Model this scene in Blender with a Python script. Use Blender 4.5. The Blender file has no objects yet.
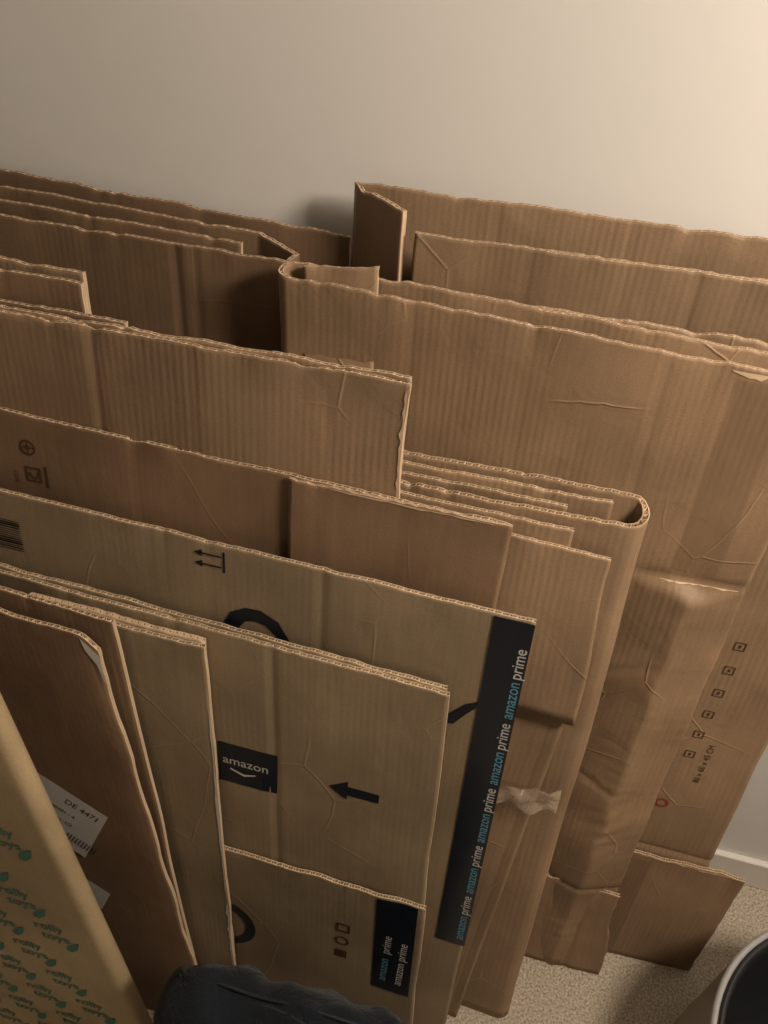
import bpy, bmesh, math, random
import numpy as np
from mathutils import Vector as V, Matrix
random.seed(4)
scene=bpy.context.scene
try:
    scene.view_settings.view_transform='Standard'
except Exception: pass
COL=scene.collection

# ------------------------------------------------------------ materials
def nmat(name):
    m=bpy.data.materials.new(name); m.use_nodes=True
    nt=m.node_tree; b=nt.nodes['Principled BSDF']
    return m,nt,b
def N(nt,t,**k):
    n=nt.nodes.new(t)
    for a,v in k.items(): setattr(n,a,v)
    return n
def plain(name,col,rough=.6,metal=0,spec=.3):
    m,nt,b=nmat(name); b.inputs['Base Color'].default_value=(*col,1)
    b.inputs['Roughness'].default_value=rough; b.inputs['Metallic'].default_value=metal
    b.inputs['Specular IOR Level'].default_value=spec
    nz=N(nt,'ShaderNodeTexNoise'); nz.inputs['Scale'].default_value=60
    tc=N(nt,'ShaderNodeTexCoord'); nt.links.new(tc.outputs['Object'],nz.inputs['Vector'])
    bp=N(nt,'ShaderNodeBump'); bp.inputs['Strength'].default_value=.15; bp.inputs['Distance'].default_value=.001
    nt.links.new(nz.outputs['Fac'],bp.inputs['Height']); nt.links.new(bp.outputs[0],b.inputs['Normal'])
    return m
def cardboard(name,col,rib=.5,wrinkle=.3,seed=0.,crk=.5):
    m,nt,b=nmat(name); L=nt.links.new
    uv=N(nt,'ShaderNodeUVMap')
    mp=N(nt,'ShaderNodeMapping'); mp.inputs['Location'].default_value=(seed,seed*.7,0); L(uv.outputs[0],mp.inputs[0])
    def noise(scale,detail=2,dist=0,src=None):
        n=N(nt,'ShaderNodeTexNoise'); n.noise_dimensions='2D'; n.inputs['Scale'].default_value=scale; n.inputs['Detail'].default_value=detail; n.inputs['Distortion'].default_value=dist
        L(src or mp.outputs[0],n.inputs['Vector']); return n
    n1=noise(5,4)
    mp2=N(nt,'ShaderNodeMapping'); mp2.inputs['Scale'].default_value=(90,6,1); L(mp.outputs[0],mp2.inputs[0])
    n2=noise(1,2,0,mp2.outputs[0]); n3=noise(420,1)
    def rng(src,lo,hi,a=.3,bb=.7):
        r=N(nt,'ShaderNodeMapRange'); r.inputs[1].default_value=a; r.inputs[2].default_value=bb; r.inputs[3].default_value=lo; r.inputs[4].default_value=hi; L(src,r.inputs[0]); return r.outputs[0]
    def mul(a,c):
        q=N(nt,'ShaderNodeMath',operation='MULTIPLY'); L(a,q.inputs[0]); L(c,q.inputs[1]); return q.outputs[0]
    nd=noise(4,2); vs=N(nt,'ShaderNodeVectorMath',operation='SCALE'); L(nd.outputs['Color'],vs.inputs[0]); vs.inputs['Scale'].default_value=.05
    va=N(nt,'ShaderNodeVectorMath',operation='ADD'); L(mp.outputs[0],va.inputs[0]); L(vs.outputs[0],va.inputs[1])
    vo=N(nt,'ShaderNodeTexVoronoi'); vo.voronoi_dimensions='2D'; vo.feature='DISTANCE_TO_EDGE'; vo.inputs['Scale'].default_value=7.5; L(va.outputs[0],vo.inputs['Vector'])
    mk=noise(6.5,1)
    line=mul(rng(vo.outputs['Distance'],1,0,0,.016),rng(mk.outputs['Fac'],0,1,.52,.66))
    tint=mul(mul(rng(n1.outputs['Fac'],.78,1.16),rng(n2.outputs['Fac'],.965,1.035)),rng(n3.outputs['Fac'],.93,1.07))
    tint=mul(tint,rng(line,1.0,1.0+.22*crk,0,1))
    vm=N(nt,'ShaderNodeVectorMath',operation='SCALE'); vm.inputs[0].default_value=col; L(tint,vm.inputs['Scale'])
    L(vm.outputs[0],b.inputs['Base Color'])
    b.inputs['Roughness'].default_value=.55; b.inputs['Specular IOR Level'].default_value=.35
    sx=N(nt,'ShaderNodeSeparateXYZ'); L(uv.outputs[0],sx.inputs[0])
    w=N(nt,'ShaderNodeMath',operation='MULTIPLY'); w.inputs[1].default_value=2*math.pi/.0085; L(sx.outputs[0],w.inputs[0])
    s=N(nt,'ShaderNodeMath',operation='SINE'); L(w.outputs[0],s.inputs[0])
    b1=N(nt,'ShaderNodeBump'); b1.inputs['Strength'].default_value=rib; b1.inputs['Distance'].default_value=.00022; L(mul(s.outputs[0],rng(mk.outputs['Fac'],1,.1)),b1.inputs['Height'])
    n4=noise(14,3,.6)
    b2=N(nt,'ShaderNodeBump'); b2.inputs['Strength'].default_value=wrinkle; b2.inputs['Distance'].default_value=.004; L(n4.outputs['Fac'],b2.inputs['Height']); L(b1.outputs[0],b2.inputs['Normal'])
    b3=N(nt,'ShaderNodeBump'); b3.inputs['Strength'].default_value=crk; b3.inputs['Distance'].default_value=.0008; L(line,b3.inputs['Height']); L(b2.outputs[0],b3.inputs['Normal'])
    L(b3.outputs[0],b.inputs['Normal'])
    return m
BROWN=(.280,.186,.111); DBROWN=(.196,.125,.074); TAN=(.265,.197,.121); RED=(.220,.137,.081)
MB=[cardboard('kraft_brown_%d'%i,tuple(c*k for c in BROWN),.6,.35,i*3.1,.8) for i,k in enumerate((1,.90,1.07,.96))]
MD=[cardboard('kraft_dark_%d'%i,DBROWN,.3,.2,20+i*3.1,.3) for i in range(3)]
MT=[cardboard('kraft_tan_%d'%i,TAN,.2,.25,40+i*3.1,.5) for i in range(3)]
MR=cardboard('kraft_reddish',RED,.15,.2,60,.25)
MC=cardboard('kraft_creased',(.285,.186,.109),.5,.45,70,1.0)
MP=cardboard('kraft_printed',(.39,.295,.17),.0,.15,80,.2)
ME=cardboard('kraft_cut_edge',(.64,.475,.315),.0,.5,90,.2)
BLACK=plain('print_black',(.008,.011,.017),.45)
TAPE=plain('tape_black',(.006,.010,.018),.28,spec=.5)
BLUE=plain('print_blue',(.12,.32,.45),.4)
WHITEP=plain('print_white',(.55,.55,.53),.5)
BRN=plain('print_brown',(.075,.04,.022),.6)
GREEN=plain('print_green',(.05,.17,.125),.6)
REDP=plain('print_red',(.30,.05,.03),.6)
PAPER=plain('paper_white',(.60,.57,.52),.6)
CLEAR,_nt,_b=nmat('clear_packing_tape'); _b.inputs['Base Color'].default_value=(.26,.165,.095,1); _b.inputs['Roughness'].default_value=.18; _b.inputs['Alpha'].default_value=.25; _b.inputs['Specular IOR Level'].default_value=.7
_n=N(_nt,'ShaderNodeTexNoise'); _n.inputs['Scale'].default_value=35; _n.inputs['Detail'].default_value=4; _tc=N(_nt,'ShaderNodeTexCoord'); _nt.links.new(_tc.outputs['Object'],_n.inputs['Vector'])
_bp=N(_nt,'ShaderNodeBump'); _bp.inputs['Distance'].default_value=.004; _bp.inputs['Strength'].default_value=.7; _nt.links.new(_n.outputs[0],_bp.inputs['Height']); _nt.links.new(_bp.outputs[0],_b.inputs['Normal'])

# ------------------------------------------------------------ board builder
class Board: pass
def nz(x,seed,f):
    r=np.random.RandomState(seed); out=np.zeros_like(x,dtype=float)
    for k in range(5):
        out+=np.sin(x*f*(.6+1.3*r.rand())+r.rand()*6.28)/5*1.6
    return out
def arc(A,B,bulge,k=8):
    out=[]
    for i in range(1,k):
        t=math.pi*i/k; w=(1-math.cos(t))/2
        c=[a*(1-w)+b*w for a,b in zip(A,B)]
        c[0]+=bulge*math.sin(t); c[3]+=bulge*math.sin(t)
        out.append(tuple(c))
    return out
def board(name,pts,mat,th=.006,seed=0,amp=.002,rag=.0011,cre=(),edge=None,sidew=.0009,zb=0.0,flute=True,top_roll=.0011,drop=None,front=(0,-1)):
    b=Board(); b.th=th
    P=[(V(p[:3]),V((p[3],p[4],p[5] if len(p)>5 else zb))) for p in pts]
    rr=np.random.RandomState(seed+500); WT=sum((P[i+1][0]-P[i][0]).length for i in range(len(P)-1))
    nicks=[(rr.rand()*WT,.004+.010*rr.rand(),.001+.0028*rr.rand()) for _ in range(int(WT/.13))] if rag>0 and top_roll>0 else []
    def sample(step):
        T=[];B=[]
        for i in range(len(P)-1):
            L=(P[i+1][0]-P[i][0]).length; n=max(1,math.ceil(L/step))
            for k in range(n+(i==len(P)-2)):
                w=k/n; T.append(P[i][0].lerp(P[i+1][0],w)); B.append(P[i][1].lerp(P[i+1][1],w))
        T=np.array(T);B=np.array(B)
        seg=np.linalg.norm(np.diff(T,axis=0),axis=1); a=np.concatenate([[0],np.cumsum(seg)])
        tg=np.gradient(T,axis=0)+1e-12; dn=B-T; n=np.cross(dn,tg); n/=np.linalg.norm(n,axis=1)[:,None]
        tg/=np.linalg.norm(tg,axis=1)[:,None]
        return T,B,a,n,tg
    def disp(a,d,z):
        v=amp*nz(a,seed+1,14)*nz(d+a*.3,seed+2,9)+amp*.5*nz(d,seed+7,16)
        v=v+top_roll*nz(a,seed+3,60)*np.exp(-d/.02)
        for (ac,wd,hh) in nicks: v=v-hh*.6*np.exp(-((a-ac)/wd)**2)*np.exp(-d/.012)
        for c in cre:
            if c[0]=='v': v=v-c[2]*np.exp(-((a-c[1])/.0045)**2)
            elif c[0]=='h': v=v-c[2]*np.exp(-((z-c[1])/.006)**2)
            elif c[0]=='r':
                _,a1,wl,wr,zt,h,fall=c
                aa=a1+.003*nz(z,seed+9,45)
                tri=np.where(a<aa,np.clip(1-(aa-a)/wl,0,1)*h,h-(h+fall)*np.clip((a-aa)/wr,0,1))
                zz=zt+.006*nz(a,seed+15,50)
                g=1/(1+np.exp(np.clip((z-zz)/.003,-40,40)))
                rid2=1-2*np.abs(np.sin(z*85-a*60+2.5*nz(a+z,seed+13,25)))
                m=np.exp(-((a-aa)/.035)**2)*np.clip(.3+nz(z+a*.7,seed+14,16),0,1)
                v=v+(tri+(.0012*rid2)*m)*g
            elif c[0]=='d':
                _,a0,z0,a1,z1,dep=c
                ux,uz=a1-a0,z1-z0; Lq=math.hypot(ux,uz); ux/=Lq; uz/=Lq
                dist=(a-a0)*uz-(z-z0)*ux; al=(a-a0)*ux+(z-z0)*uz
                g=np.clip(np.minimum(al,Lq-al)/.02,0,1)
                v=v-dep*g*np.exp(-(dist/.006)**2)
        return v
    def surf(T,B,a,n,tg,d,off):
        Ln=np.linalg.norm(B-T,axis=1); t=d/Ln
        TT=T.copy(); ragv=rag*(nz(a,seed+4,230)*.6+nz(a,seed+5,40))
        for (ac,wd,hh) in nicks: ragv=ragv-hh*np.exp(-((a-ac)/wd)**2)
        if drop is not None: ragv=ragv-np.array([drop(q) for q in a])
        TT[:,2]+=ragv
        pos=TT*(1-t)[:,None]+B*t[:,None]
        v=disp(a,d,pos[:,2])+off
        s=(a/a[-1]-.5)*2
        pos=pos+n*v[:,None]+tg*((s**9)*sidew*(nz(d*np.ones_like(a),seed+6,22)+nz(d*np.ones_like(a),seed+8,170)*.35))[:,None]
        return pos
    T,B,a,n,tg=sample(.005); nc=len(a); Lm=float(np.max(np.linalg.norm(B-T,axis=1)))
    ds=[0,.004,.009,.016,.028]
    st=.006 if any(c[0]=='r' for c in cre) else .024
    while ds[-1]<Lm-.03: ds.append(ds[-1]+st)
    extra=[]
    for c in cre:
        if c[0]=='h':
            dc=Lm*(1-(c[1]-zb)/(T[0,2]-zb)); extra+= [dc-.008,dc-.003,dc,dc+.003,dc+.008]
    ds=sorted(set([x for x in ds+extra if x<Lm-.005]))
    fr=[x/Lm for x in ds]+[1.0]
    Ln=np.linalg.norm(B-T,axis=1); lt=.0012; dep=.012
    rings=[];uvs=[]
    for q in fr:
        d=Ln*q; rings.append(surf(T,B,a,n,tg,d,th/2)); uvs.append((a,d))
    F=len(fr)
    for q in fr:
        d=Ln*q; rings.append(surf(T,B,a,n,tg,d,-th/2)); uvs.append((a+.4,d))
    d0=np.zeros(nc); d1=np.full(nc,dep)
    for d,o in ((d0,th/2-lt),(d1,th/2-lt),(d1,-th/2+lt),(d0,-th/2+lt)):
        rings.append(surf(T,B,a,n,tg,d,o)); uvs.append((a,d+o))
    verts=np.concatenate(rings); UV=np.concatenate([np.stack([u,-w],1) for u,w in uvs])
    faces=[];mi=[]
    def strip(r0,r1,m):
        o0=r0*nc;o1=r1*nc
        for i in range(nc-1):
            faces.append((o0+i,o1+i,o1+i+1,o0+i+1)); mi.append(m)
    for j in range(F-1): strip(j,j+1,0)
    for j in range(F,2*F-1): strip(j+1,j,0)
    g=2*F
    strip(g,0,1); strip(g+1,g,0); strip(g+2,g+1,0); strip(g+3,g+2,0); strip(F,g+3,1)
    strip(F-1,2*F-1,1)
    for c in (0,nc-1):
        for j in range(F-1):
            f=(j*nc+c,(F+j)*nc+c,(F+j+1)*nc+c,(j+1)*nc+c)
            faces.append(f if c==0 else f[::-1]); mi.append(1)
    nv=len(verts)
    if flute:
        T2,B2,a2,n2,tg2=sample(.0012); k=len(a2); lam=.0085
        base=(th/2-lt*.6)*np.sin(2*math.pi*a2/lam)
        fl=[]
        for dd,o in ((.0118,.0004),(.0004,.0004),(.0004,-.0004),(.0118,-.0004)):
            ones=np.full(k,dd); p0=surf(T2,B2,a2,n2,tg2,ones,0)+n2*(base+o)[:,None]; fl.append(p0)
            UV=np.concatenate([UV,np.stack([a2,-ones],1)])
        verts=np.concatenate([verts]+fl)
        for j in range(3):
            for i in range(k-1):
                faces.append((nv+j*k+i,nv+(j+1)*k+i,nv+(j+1)*k+i+1,nv+j*k+i+1)); mi.append(1)
    me=bpy.data.meshes.new(name); me.from_pydata(verts.tolist(),[],faces)
    me.materials.append(mat); me.materials.append(edge or ME)
    me.polygons.foreach_set('material_index',mi)
    me.polygons.foreach_set('use_smooth',[True if m==0 else False for m in mi])
    uvl=me.uv_layers.new(name='UVMap'); li=np.empty(len(me.loops),dtype=np.int32); me.loops.foreach_get('vertex_index',li)
    uvl.data.foreach_set('uv',UV[li].ravel())
    me.update()
    ob=bpy.data.objects.new(name,me); COL.objects.link(ob); b.ob=ob
    i0,i1=front; i1=i1%len(P)
    P0,Q0=P[i0];P1,Q1=P[i1]; abase=sum((P[i+1][0]-P[i][0]).length for i in range(i0))
    tgv=(P1-P0).normalized(); W=(P1-P0).length
    def at(xs,zs,off):
        xs=np.asarray(xs,float); zs=np.asarray(zs,float); s=np.full(xs.shape,.5); t=s.copy()
        for _ in range(6):
            zt=P0.z*(1-s)+P1.z*s; zz=Q0.z*(1-s)+Q1.z*s; t=(zt-zs)/(zt-zz)
            xl=P0.x*(1-t)+Q0.x*t; xr=P1.x*(1-t)+Q1.x*t; s=(xs-xl)/(xr-xl)
        p0,q0,p1,q1=[np.array(q) for q in (P0,Q0,P1,Q1)]
        Tt=p0+(p1-p0)*s[:,None]; Bb=q0+(q1-q0)*s[:,None]; pos=Tt+(Bb-Tt)*t[:,None]
        nn=np.cross(Bb-Tt,np.array(tgv)); nn/=np.linalg.norm(nn,axis=1)[:,None]
        d=t*np.linalg.norm(Bb-Tt,axis=1)
        v=disp(abase+s*W,d,zs)
        return pos+nn*(v+th/2+off)[:,None]
    b.at=at
    return b
def group(name,children):
    obs=[c.ob if isinstance(c,Board) else c for c in children]
    pts=[v.co for o in obs if o.type=='MESH' for v in list(o.data.vertices)[::50]]
    mn=V((sum(p.x for p in pts)/len(pts),sum(p.y for p in pts)/len(pts),0))
    e=bpy.data.objects.new(name,None); COL.objects.link(e); e.location=mn; e.empty_display_size=.1
    for o in obs:
        o.parent=e; o.location=o.location-mn
    return e
def project(vs,b,off,fn=lambda x,z:(x,z)):
    vs=list(vs)
    if not vs: return
    q=[fn(v.co.x,v.co.y) for v in vs]
    P=b.at([a for a,_ in q],[c for _,c in q],off)
    for v,p in zip(vs,P): v.co=V(p)
def decal(b,pts,mat,name='print',off=.0008,cuts=0):
    bm=bmesh.new()
    if pts[0]=='ring':
        _,cx,cz,r0,r1,k,a0,a1=pts
        rr=[[bm.verts.new((cx+r*math.cos(a0+(a1-a0)*i/k),cz+r*math.sin(a0+(a1-a0)*i/k),0)) for i in range(k+1)] for r in (r0,r1)]
        for i in range(k): bm.faces.new([rr[0][i],rr[1][i],rr[1][i+1],rr[0][i+1]])
    else:
        bm.faces.new([bm.verts.new((x,z,0)) for x,z in pts])
    if cuts: bmesh.ops.subdivide_edges(bm,edges=bm.edges[:],cuts=cuts,use_grid_fill=True)
    bmesh.ops.triangulate(bm,faces=bm.faces[:])
    project(bm.verts,b,off)
    bmesh.ops.recalc_face_normals(bm,faces=bm.faces[:])
    me=bpy.data.meshes.new(name); bm.to_mesh(me); bm.free(); me.materials.append(mat)
    o=bpy.data.objects.new(name,me); COL.objects.link(o); return o
def rect(x0,z0,x1,z1): return [(x0,z0),(x1,z0),(x1,z1),(x0,z1)]
def ring(cx,cz,r0,r1,k=24,a0=0,a1=2*math.pi): return ('ring',cx,cz,max(r0,.0001),r1,k,a0,a1)
def torn(x0,z0,x1,z1,w,seed):
    r=random.Random(seed); k=16; a=[];bb=[]
    for i in range(k+1):
        t=i/k; x=x0+(x1-x0)*t; z=z0+(z1-z0)*t; a.append((x,z))
        ww=w*(.15+.85*r.random())*math.sin(math.pi*max(.02,min(.98,t)))**.5+.0002
        l=math.hypot(x1-x0,z1-z0); bb.append((x+(z1-z0)/l*ww,z-(x1-x0)/l*ww))
    return a+bb[::-1]
Q4=(4,math.pi/4,math.pi*2+math.pi/4)
_tcache={}
def text(b,s,x0,z0,size,mat,ang=0,off=.0009,bold=0,name='lettering'):
    key=(s,size,bold)
    if key not in _tcache:
        cu=bpy.data.curves.new('tmp','FONT'); cu.body=s; cu.size=size; cu.offset=bold; cu.resolution_u=4
        o=bpy.data.objects.new('tmp',cu); COL.objects.link(o)
        bpy.context.view_layer.update()
        _tcache[key]=bpy.data.meshes.new_from_object(o.evaluated_get(bpy.context.evaluated_depsgraph_get()))
        bpy.data.objects.remove(o)
    me=_tcache[key].copy(); c,sn=math.cos(ang),math.sin(ang)
    project(me.vertices,b,off,lambda a,bb:(x0+a*c-bb*sn,z0+a*sn+bb*c))
    me.materials.clear(); me.materials.append(mat); me.name=name
    o=bpy.data.objects.new(name,me); COL.objects.link(o); return o

BX='flattened_cardboard_box'
# ================================================= RIGHT STACK
r1=board('back_panel',[(-.186,-.085,1.285,-.175,-.165),(-.255,-.040,1.295,-.25,-.115),(.41,-.03,1.294,.42,-.10)],MB[0],seed=11,cre=(('v',.25,.0015),('v',.40,.001)))
group(BX,[r1])
r2=board('front_panel',[(-.172,-.090,1.266,-.165,-.165),(.41,-.075,1.266,.42,-.145)],MB[1],seed=21,amp=.003,cre=(('v',.13,.001),('v',.31,.002),('v',.46,.0015)))
r2b=board('inner_panel',[(-.05,-.073,1.262,-.05,-.15),(.41,-.060,1.262,.42,-.13)],MB[3],seed=23)
group(BX,[r2,r2b])
r3=board('front_panel',[(-.173,-.115,1.211,-.165,-.210),(.405,-.100,1.212,.445,-.195)],MB[2],seed=31,cre=(('h',.315,.003),))
fl=board('bottom_flap',[(.25,-.186,.305,.25,-.224),(.497,-.180,.30,.49,-.214)],MB[0],seed=33,amp=.003,sidew=.003,rag=.002)
pr=[]
for i in range(6):
    z=.56+i*.046
    pr.append(decal(r3,ring(.330,z,.0085,.0105,*Q4),BRN,'pictogram'))
    pr.append(decal(r3,rect(.3285,z-.003,.3315,z+.003),BRN,'pictogram_mark'))
pr.append(decal(r3,rect(.304,.46,.305,.82),BRN,'print_line',cuts=4))
pr.append(decal(r3,ring(.322,.435,.007,.011),REDP,'stamp'))
pr.append(text(r3,'80 x 60 x 45 CM',.360,.50,.013,BRN,math.pi/2))
pr.append(decal(fl,torn(.32,.3025,.49,.298,.004,3),ME,'torn_liner'))
pr.append(decal(fl,rect(.30,.0,.345,.29),CLEAR,'packing_tape',cuts=6,off=.001))
group(BX,[r3,fl]+pr)
A=(-.295,-.130,1.228,-.27,-.252); Bf=(-.300,-.152,1.221,-.275,-.272)
r4=board('front_panel',[(.29,-.122,1.205,.305,-.232)]+[A]+arc(A,Bf,-.013)+[Bf,(.293,-.142,1.194,.300,-.252)],MC,seed=41,amp=.003,
  cre=(('v',.60+.03+.42,.0012),('v',.60+.03+.14,.001),('d',.63+.44,.915,.63+.62,.92,.003),('d',.63+.38,.70,.63+.52,.78,.002),('d',.63+.40,.55,.63+.53,.50,.002),('h',.25,.003),('r',.63+.520,.07,.07,.905,.020,.004)),sidew=.002,front=(9,10),rag=.0014)
r4i=board('inner_flap',[(-.285,-.140,1.228,-.26,-.260),(-.20,-.137,1.240,-.17,-.256)],MB[2],seed=45,zb=.6,top_roll=.003,rag=.002)
r4f=board('bottom_flap',[(.08,-.244,.255,.08,-.270),(.300,-.238,.250,.325,-.268)],MC,seed=47,amp=.004,sidew=.004,rag=.003,cre=(('d',.05,.20,.17,.06,.003),('v',.16,.002)))
pr=[decal(r4,torn(.19,1.1945,.290,1.1905,.008,5),ME,'torn_liner'),
    decal(r4,torn(.19,.912,.285,.914,.003,7),ME,'torn_liner'),
    decal(r4,rect(.20,.93,.255,1.185),CLEAR,'packing_tape',cuts=8,off=.001)]
group(BX,[r4,r4i,r4f]+pr)
# ================================================= LEFT REAR
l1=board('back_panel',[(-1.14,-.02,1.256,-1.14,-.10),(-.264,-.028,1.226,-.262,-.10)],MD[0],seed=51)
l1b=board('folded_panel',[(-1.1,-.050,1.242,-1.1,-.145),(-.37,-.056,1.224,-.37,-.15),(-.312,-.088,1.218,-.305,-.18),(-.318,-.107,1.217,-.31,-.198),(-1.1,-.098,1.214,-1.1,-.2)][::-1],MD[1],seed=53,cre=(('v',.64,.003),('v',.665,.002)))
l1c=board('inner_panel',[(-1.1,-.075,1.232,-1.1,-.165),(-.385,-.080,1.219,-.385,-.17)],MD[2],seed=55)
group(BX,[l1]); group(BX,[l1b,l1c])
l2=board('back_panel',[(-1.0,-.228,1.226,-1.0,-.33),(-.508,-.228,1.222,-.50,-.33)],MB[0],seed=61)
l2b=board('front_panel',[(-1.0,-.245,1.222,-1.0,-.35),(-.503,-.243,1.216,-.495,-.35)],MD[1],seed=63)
group(BX,[l2,l2b])
l3a=board('back_panel',[(-1.0,-.265,1.190,-1.0,-.385),(-.445,-.262,1.190,-.44,-.385)],MB[1],seed=65)
l3b=board('middle_panel',[(-1.0,-.275,1.187,-1.0,-.396),(-.127,-.275,1.193,-.126,-.402)],MB[2],seed=66)
l3=board('front_panel',[(-1.0,-.283,1.188,-1.0,-.405),(-.126,-.282,1.190,-.124,-.412)],MB[3],seed=67,cre=(('v',.522,.0025),('v',.64,.0008),('d',.66,1.12,.76,1.06,.001),('d',.60,1.17,.635,1.09,.001),('d',.78,1.18,.80,1.08,.001)),sidew=.002,rag=.0014)
pr=[decal(l3,rect(-.70,.92,-.482,1.182),CLEAR,'packing_tape',cuts=10,off=.001),decal(l3,torn(-.1285,1.182,-.127,1.05,.005,8),ME,'torn_liner')]
group(BX,[l3a,l3b,l3]+pr)
# ================================================= MIDDLE STACK
A=(.125,-.235,1.030,.148,-.388);Bf=(.125,-.197,1.047,.143,-.350)
m1=board('folded_panel',[(-.20,-.233,1.028,-.20,-.37)]+[A]+arc(A,Bf,.019)+[Bf,(-.20,-.197,1.045,-.20,-.333)],MB[0],seed=71,rag=.0012,th=.008,front=(0,1))
m1a=board('inner_panel',[(-.20,-.224,1.036,-.20,-.36),(.055,-.224,1.034,.06,-.372)],MB[1],seed=73)
m1b=board('inner_panel',[(-.20,-.212,1.040,-.20,-.348),(.105,-.210,1.041,.11,-.362)],MB[2],seed=75)
group(BX,[m1,m1a,m1b])
m2c=board('back_panel',[(-.19,-.245,1.023,-.19,-.384),(.068,-.246,1.020,.05,-.397)],MB[3],seed=77)
m2=board('upper_flap',[(-.17,-.257,1.014,-.17,-.298),(.115,-.257,.997,.126,-.304)],MB[3],seed=79,zb=.755,amp=.002,sidew=.002,cre=(('d',.24,.80,.288,.83,.0015),))
m2d=board('lower_panel',[(-.17,-.284,.80,-.17,-.397),(.118,-.285,.80,.078,-.408)],MB[1],seed=81,amp=.002,cre=(('v',.27,.001),))
pr=[decal(m2d,rect(-.02,.56,.10,.615),CLEAR,'packing_tape',cuts=5,off=.001)]
group(BX,[m2c,m2,m2d]+pr)
# ================================================= FRONT LEFT STACK
l4=board('front_panel',[(-1.0,-.300,1.080,-1.0,-.42),(-.003,-.304,1.056,-.004,-.424)],MR,seed=91,amp=.0008,cre=(('v',.754,.002),))
l4b=board('side_panel',[(-.246,-.3095,1.062,-.246,-.4255),(0,-.3100,1.060,-.002,-.430)],MR,seed=93,rag=.0016,th=.0035,amp=.0008,top_roll=.0006)
pr=[decal(l4,ring(-.574,1.027,.008,.0105),BRN),decal(l4,ring(-.574,1.027,0.0,.0035,12),BRN),
    decal(l4,rect(-.583,1.0262,-.565,1.0278),BRN),decal(l4,rect(-.5748,1.018,-.5732,1.036),BRN),
    decal(l4,ring(-.572,.990,.011,.015,*Q4),BRN),
    decal(l4,[(-.580,.992),(-.576,.992),(-.571,.986),(-.564,.998),(-.561,.996),(-.571,.980)],BRN),
    text(l4,'RESY',-.593,.975,.008,BRN,math.pi/2)]
pr.append(decal(l4,rect(-.556,.975,-.553,1.005),BRN))
pr.append(decal(l4b,torn(-.20,1.0605,-.02,1.0585,.003,11),ME,'torn_liner'))
group(BX,[l4,l4b]+pr)

l5=board('front_panel',[(-1.0,-.333,.985,-1.0,-.443),(.045,-.346,.966,.060,-.462)],MT[0],seed=101,amp=.0015,cre=(('v',.805,.002),('d',.70,.93,.80,.90,.0008)),sidew=.0005,top_roll=.0008,rag=.0006)
pr=[]
for i in range(14):
    z=.892+i*.0034; pr.append(decal(l5,rect(-.622,z,-.585,z+random.choice([.0010,.0016,.0022])),BLACK,'barcode_bar'))
pr+=[decal(l5,rect(-.316,.934,-.3135,.964),BLACK,'arrow_bar')]
for z in (.956,.941):
    pr.append(decal(l5,[(-.352,z),(-.342,z+.005),(-.342,z+.001),(-.318,z+.001),(-.318,z-.001),(-.342,z-.001),(-.342,z-.005)],BLACK,'arrow'))
pr.append(decal(l5,[(-.309,.877),(-.290,.889),(-.270,.890),(-.247,.878),(-.231,.849),(-.242,.842),(-.250,.857),(-.263,.868),(-.276,.871),(-.289,.868),(-.297,.857),(-.299,.841),(-.315,.840),(-.316,.86)],BLACK,'smile_print'))
pr.append(decal(l5,[(-.032,.785),(-.030,.80),(-.012,.823),(.002,.832),(.002,.822),(-.010,.805),(-.022,.785)],BLACK,'smile_print_tip'))
pr.append(decal(l5,[(.000,.9635),(.0450,.9635),(.057,.33),(.012,.33)],TAPE,'tape',off=.0011,cuts=20))
z=.345
while z<.93:
    pr.append(text(l5,'amazon',.052-(z-.33)*.015,z,.0195,BLUE,math.pi/2+.017,off=.0016,bold=.0001)); z+=.064
    if z>.92: break
    pr.append(text(l5,'prime',.052-(z-.33)*.015,z,.0195,WHITEP,math.pi/2+.017,off=.0016,bold=.0001)); z+=.054
group(BX,[l5]+pr)

l6=board('front_panel',[(-1.0,-.370,.885,-1.0,-.47),(-.031,-.380,.853,.005,-.488)],MT[1],seed=111,amp=.0015,cre=(('v',.752,.0022),('v',.58,.0008)),sidew=.0012)
l6b=board('back_panel',[(-1.0,-.362,.889,-1.0,-.462),(-.036,-.3725,.855,-.005,-.4805)],MT[2],seed=113,amp=.0015)
l6f=board('bottom_flap',[(-.46,-.4345,.447,-.46,-.478),(-.010,-.441,.449,.010,-.497)],MT[2],seed=115,amp=.0015)
pr=[decal(l6,rect(-.322,.594,-.238,.671),BLACK,'label_patch',cuts=3),
    text(l6,'amazon',-.316,.632,.0215,PAPER,off=.0014),
    decal(l6,[(-.305,.624),(-.285,.617),(-.268,.622),(-.268,.620),(-.285,.613),(-.305,.621)],PAPER,'label_smile',off=.0014),
    decal(l6,[(-.166,.642),(-.140,.660),(-.140,.650),(-.097,.650),(-.097,.633),(-.140,.633),(-.140,.623)],BLACK,'arrow'),
    decal(l6f,[(-.080,.444),(-.020,.447),(-.010,.21),(-.070,.21)],TAPE,'tape',off=.0011,cuts=8),
    text(l6f,'amazon',-.05,.235,.020,BLUE,math.pi/2,off=.0016),text(l6f,'prime',-.05,.310,.020,WHITEP,math.pi/2,off=.0016),
    text(l6f,'amazon prime',-.025,.235,.020,PAPER,math.pi/2,off=.0016),
    decal(l6f,ring(-.125,.34,.011,.015,*Q4),BRN),
    decal(l6f,ring(-.125,.305,.008,.011),BRN),decal(l6f,ring(-.125,.27,.009,.013,*Q4),BRN),decal(l6f,rect(-.131,.262,-.119,.278),BRN),
    decal(l6f,ring(-.33,.25,.045,.062,16,-1.2,1.2),BLACK,'smile_print')]
group(BX,[l6,l6b,l6f]+pr)

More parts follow.
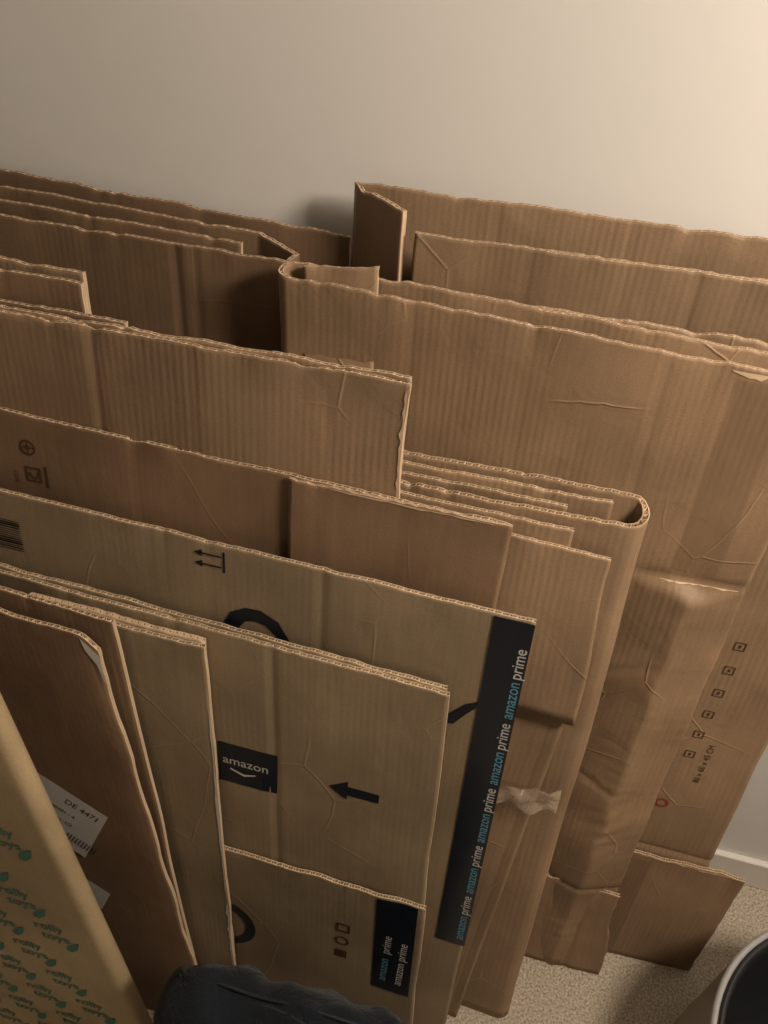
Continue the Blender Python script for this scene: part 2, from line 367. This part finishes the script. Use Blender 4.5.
l7=board('front_panel',[(-.56,-.397,.860,-.50,-.502),(-.326,-.397,.852,-.291,-.512)],MT[2],seed=121,sidew=.002,cre=(('v',.10,.001),))
l7b=board('back_panel',[(-.56,-.388,.862,-.50,-.494),(-.332,-.388,.854,-.296,-.503)],ME,seed=123,sidew=.002)
pr=[decal(l7,torn(-.3225,.75,-.3065,.36,.005,12),PAPER,'torn_liner'),decal(l7,torn(-.306,.34,-.300,.20,.007,13),PAPER,'torn_liner')]
group(BX,[l7,l7b]+pr)
l8=board('front_panel',[(-1.0,-.430,.905,-1.0,-.54),(-.449,-.430,.862,-.326,-.542)],MR,seed=131,amp=.003,drop=lambda q:.02*max(0,(q-.535)/.018)if q>.535 else 0,sidew=.002)
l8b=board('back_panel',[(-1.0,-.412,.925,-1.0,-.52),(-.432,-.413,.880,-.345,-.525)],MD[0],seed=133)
pr=[decal(l8,[(-.592,.598),(-.468,.527),(-.518,.412),(-.56,.44),(-.60,.475)],PAPER,'shipping_label',off=.0013,cuts=0),
    text(l8,'DE 4471',-.535,.535,.016,BLACK,-.5,off=.0019),text(l8,'SN 200381 / 4',-.575,.53,.010,BLACK,-.5,off=.0019),
    text(l8,'PARCEL 1/2',-.575,.505,.010,BLACK,-.5,off=.0019),text(l8,'||||||||||',-.545,.455,.02,BLACK,-.5,off=.0019),
    decal(l8,[(-.555,.375),(-.485,.335),(-.505,.285),(-.575,.325)],PAPER,'shipping_label_small',off=.0013),
    decal(l8,[(-.468,.860),(-.458,.851),(-.446,.838),(-.438,.79),(-.443,.80),(-.449,.822),(-.456,.832),(-.463,.842)],PAPER,'torn_liner')]
group(BX,[l8,l8b]+pr)
A=(-.488,-.575,.925,-.380,-.632);Bf=(-.488,-.551,.925,-.380,-.608)
l9=board('sleeve',[(-1.05,-.575,.95,-1.05,-.632)]+[A]+arc(A,Bf,.010)+[Bf,(-1.05,-.551,.95,-1.05,-.608)],MP,seed=141,amp=.0,top_roll=.0,flute=True,th=.004,sidew=0,front=(0,1))
pr=[]
for j in range(10):
    for i in range(7):
        x=-.93+i*.084+(j%2)*.042+.006*j; z=.07+j*.074
        if x+.068>-.380-.108*z/.925 : continue
        pr.append(text(l9,'rolly\n toys',x,z,.0250,GREEN,.05,bold=.0005,off=.001))
        pr.append(decal(l9,[(x+.050,z-.046),(x+.060,z-.034),(x+.064,z-.014),(x+.048,z-.026),(x+.042,z-.036),(x+.043,z-.044)],GREEN,'leaf_print',off=.001))
group('printed_cardboard_sleeve',[l9]+pr)

# ------------------------------------------------------------ crumpled packing tape
def grid_mesh(name,fn,nu,nv,mat,smooth=True,parent=None):
    vs=[fn(i/(nu-1),j/(nv-1)) for j in range(nv) for i in range(nu)]
    fs=[(j*nu+i,j*nu+i+1,(j+1)*nu+i+1,(j+1)*nu+i) for j in range(nv-1) for i in range(nu-1)]
    me=bpy.data.meshes.new(name); me.from_pydata([tuple(v) for v in vs],[],fs); me.materials.append(mat)
    if smooth: me.polygons.foreach_set('use_smooth',[True]*len(fs))
    o=bpy.data.objects.new(name,me); COL.objects.link(o); return o
film,nt,bs=nmat('clear_film'); bs.inputs['Base Color'].default_value=(.58,.47,.36,1); bs.inputs['Roughness'].default_value=.15
bs.inputs['Alpha'].default_value=.30; bs.inputs['Specular IOR Level'].default_value=1.0
def filmf(u,v):
    x=.000+.135*u; w=.5-.5*math.cos(min(1,max(0,u*1.2))*math.pi)
    z=.585+.020*u+.010*w+(v-.5)*(.020+.022*w)+.004*math.sin(u*15+1)
    y=-.284-(.80-z)*.153-.009-.004*(1+math.sin(u*19+v*4))-.010*w*abs(math.sin(v*3.1*2+u*6))
    return (x,y,z)
o=grid_mesh('packing_tape_scrap',filmf,40,11,film,False)

# ------------------------------------------------------------ fabric bag
fab,nt,bs=nmat('dark_fabric'); bs.inputs['Base Color'].default_value=(.013,.016,.021,1); bs.inputs['Roughness'].default_value=.95
bs.inputs['Sheen Weight'].default_value=.1; bs.inputs['Specular IOR Level'].default_value=.08
vz=N(nt,'ShaderNodeTexNoise'); vz.inputs['Scale'].default_value=500; tc=N(nt,'ShaderNodeTexCoord'); nt.links.new(tc.outputs['Object'],vz.inputs['Vector'])
bp=N(nt,'ShaderNodeBump'); bp.inputs['Distance'].default_value=.002; bp.inputs['Strength'].default_value=.8; nt.links.new(vz.outputs[0],bp.inputs['Height'])
v2=N(nt,'ShaderNodeTexNoise'); v2.inputs['Scale'].default_value=22; v2.inputs['Distortion'].default_value=1.5; nt.links.new(tc.outputs['Object'],v2.inputs['Vector'])
bp2=N(nt,'ShaderNodeBump'); bp2.inputs['Distance'].default_value=.012; bp2.inputs['Strength'].default_value=.6; nt.links.new(v2.outputs[0],bp2.inputs['Height']); nt.links.new(bp.outputs[0],bp2.inputs['Normal']); nt.links.new(bp2.outputs[0],bs.inputs['Normal'])
DX=.046; DZ=.050
def bagf(u,v):
    th=2*math.pi*u; ph=math.pi*(v-.5)
    def sp(c,e): return math.copysign(abs(c)**e,c)
    x=.192*sp(math.cos(ph),.35)*sp(math.cos(th),.5); y=.060*sp(math.cos(ph),.6)*sp(math.sin(th),.6); z=.21*sp(math.sin(ph),.4)+.21
    z*=1+.02*(x/.2)*(z/.42)+DZ/.42
    w=.005*math.sin(x*60+z*30)+.004*math.sin(z*55-x*40)+.003*math.sin(x*110+y*60)
    top=max(0,math.sin(ph))
    y+=w*math.cos(ph); z+=(.007*math.sin(x*38+1)+.004*math.sin(x*90+y*40)-.010*math.exp(-((x+.05)/.03)**2)-.012*(x/.19)**4)*top; z=max(z,0.001)
    return (-.192+DX+x,-.632+y-(z-.2)*-.02,z)
bag=grid_mesh('bag_body',bagf,120,80,fab)
def tube(name,pts,r,mat):
    cu=bpy.data.curves.new(name,'CURVE'); cu.dimensions='3D'; cu.bevel_depth=r; cu.bevel_resolution=3
    s=cu.splines.new('NURBS'); s.points.add(len(pts)-1)
    for q,pp in zip(s.points,pts): q.co=(pp[0]+DX,pp[1],pp[2]+DZ,1)
    s.use_endpoint_u=True; s.order_u=3; cu.materials.append(mat)
    o=bpy.data.objects.new(name,cu); COL.objects.link(o)
    bpy.context.view_layer.update()
    me=bpy.data.meshes.new_from_object(o.evaluated_get(bpy.context.evaluated_depsgraph_get())); bpy.data.objects.remove(o)
    o=bpy.data.objects.new(name,me); COL.objects.link(o); return o
zp=plain('zip_dark',(.02,.023,.028),.5)
zipo=tube('zip',[(-.35,-.612,.392),(-.30,-.612,.412),(-.24,-.614,.408),(-.19,-.614,.424),(-.08,-.614,.422),(-.03,-.614,.40)],.0025,zp)
pip=tube('piping',[(-.378,-.688,.33),(-.34,-.690,.380),(-.24,-.692,.384),(-.19,-.692,.396),(-.03,-.691,.388),(.000,-.688,.34)],.003,fab)
group('fabric_bag',[bag,zipo,pip])

# ------------------------------------------------------------ waste bin
def lathe(name,prof,cx,cy,mat,k=72):
    vs=[];fs=[]
    for i in range(k):
        a=2*math.pi*i/k
        for r,z in prof: vs.append((cx+r*math.cos(a),cy+r*math.sin(a),z))
    n=len(prof)
    for i in range(k):
        for j in range(n-1):
            a=i*n+j;b_=((i+1)%k)*n+j; fs.append((a,b_,b_+1,a+1))
    me=bpy.data.meshes.new(name); me.from_pydata(vs,[],fs); me.materials.append(mat); me.polygons.foreach_set('use_smooth',[True]*len(fs))
    o=bpy.data.objects.new(name,me); COL.objects.link(o); return o
shell=plain('bin_plastic',(.36,.355,.35),.3,spec=.5); liner=plain('bin_liner',(.014,.015,.017),.35,spec=.5)
cx,cy=.676,-.456
b1=lathe('bin_wall',[(.001,.004),(.252,.004),(.258,.01),(.250,.285),(.2515,.29),(.251,.297),(.247,.300),(.243,.299),(.240,.29),(.225,.02),(.001,.016)],cx,cy,shell)
b2=lathe('bin_liner',[(.2415,.296),(.238,.2995),(.232,.298),(.226,.27),(.19,.03),(.001,.022)],cx,cy,liner)
group('waste_bin',[b1,b2])

# ------------------------------------------------------------ room
def box(name,x0,x1,y0,y1,z0,z1,mat,bev=0):
    bm=bmesh.new(); bmesh.ops.create_cube(bm,size=1)
    for v in bm.verts: v.co=V(((x0+x1)/2+v.co.x*(x1-x0),(y0+y1)/2+v.co.y*(y1-y0),(z0+z1)/2+v.co.z*(z1-z0)))
    if bev: bmesh.ops.bevel(bm,geom=bm.edges[:],offset=bev,segments=3,profile=.6,affect='EDGES')
    me=bpy.data.meshes.new(name); bm.to_mesh(me); bm.free(); me.materials.append(mat)
    o=bpy.data.objects.new(name,me); COL.objects.link(o); return o
wall,nt,bs=nmat('painted_wall'); bs.inputs['Base Color'].default_value=(.77,.75,.715,1); bs.inputs['Roughness'].default_value=.5
tc=N(nt,'ShaderNodeTexCoord'); a1=N(nt,'ShaderNodeTexNoise'); a1.inputs['Scale'].default_value=16; a1.inputs['Detail'].default_value=6
nt.links.new(tc.outputs['Object'],a1.inputs['Vector'])
bp=N(nt,'ShaderNodeBump'); bp.inputs['Strength'].default_value=.2; bp.inputs['Distance'].default_value=.003
nt.links.new(a1.outputs[0],bp.inputs['Height']); nt.links.new(bp.outputs[0],bs.inputs['Normal'])
carp,nt,bs=nmat('carpet'); bs.inputs['Roughness'].default_value=.95
tc=N(nt,'ShaderNodeTexCoord'); a1=N(nt,'ShaderNodeTexNoise'); a1.inputs['Scale'].default_value=230; a1.inputs['Detail'].default_value=4; nt.links.new(tc.outputs['Object'],a1.inputs['Vector'])
cr=N(nt,'ShaderNodeValToRGB'); cr.color_ramp.elements[0].position=.3; cr.color_ramp.elements[0].color=(.30,.25,.18,1); cr.color_ramp.elements[1].position=.68; cr.color_ramp.elements[1].color=(.72,.63,.50,1)
nt.links.new(a1.outputs[0],cr.inputs[0]); nt.links.new(cr.outputs[0],bs.inputs['Base Color'])
bp=N(nt,'ShaderNodeBump'); bp.inputs['Distance'].default_value=.006; nt.links.new(a1.outputs[0],bp.inputs['Height']); nt.links.new(bp.outputs[0],bs.inputs['Normal'])
trim=plain('white_gloss_trim',(.74,.71,.66),.35)
box('wall_back',-2.2,2.4,0,.1,0,2.5,wall); box('wall_left',-2.3,-2.2,-3,.1,0,2.5,wall); box('wall_right',2.4,2.5,-3,.1,0,2.5,wall); box('wall_front',-2.3,2.5,-3.1,-3,0,2.5,wall)
box('ceiling',-2.3,2.5,-3.1,.1,2.5,2.6,wall); box('floor',-2.3,2.5,-3.1,.1,-.1,0,carp)
box('baseboard_back',-2.2,2.4,-.014,0,0,.085,trim,.004)

# ------------------------------------------------------------ lights
def area(name,loc,tgt,size,power,col):
    l=bpy.data.lights.new(name,'AREA'); l.shape='DISK'; l.size=size; l.energy=power; l.color=col
    o=bpy.data.objects.new(name,l); COL.objects.link(o); o.location=loc; o.rotation_euler=(V(tgt)-V(loc)).to_track_quat('-Z','Y').to_euler(); return o
area('lamp_light',(1.0,-.66,2.0),(.2,-.1,1.1),.36,27,(1,.85,.70))
w=bpy.data.worlds.new('w'); scene.world=w; w.use_nodes=True; w.node_tree.nodes['Background'].inputs[0].default_value=(1,.85,.7,1); w.node_tree.nodes['Background'].inputs[1].default_value=.05

# ------------------------------------------------------------ camera
p=math.radians(40); yw=math.radians(12); rl=math.radians(4)
f=V((-math.sin(yw)*math.cos(p),math.cos(yw)*math.cos(p),-math.sin(p)))
r0=V((math.cos(yw),math.sin(yw),0)); u0=r0.cross(f)
R=math.cos(rl)*r0+math.sin(rl)*u0; U=-math.sin(rl)*r0+math.cos(rl)*u0
cam=bpy.data.cameras.new('camera'); co=bpy.data.objects.new('camera',cam); COL.objects.link(co)
M=Matrix((R,U,-f)).transposed().to_4x4(); M.translation=V((0,-.96,1.6)); co.matrix_world=M
cam.sensor_fit='VERTICAL'; cam.sensor_height=24; cam.lens=24*800/1024; cam.clip_start=.02
scene.camera=co
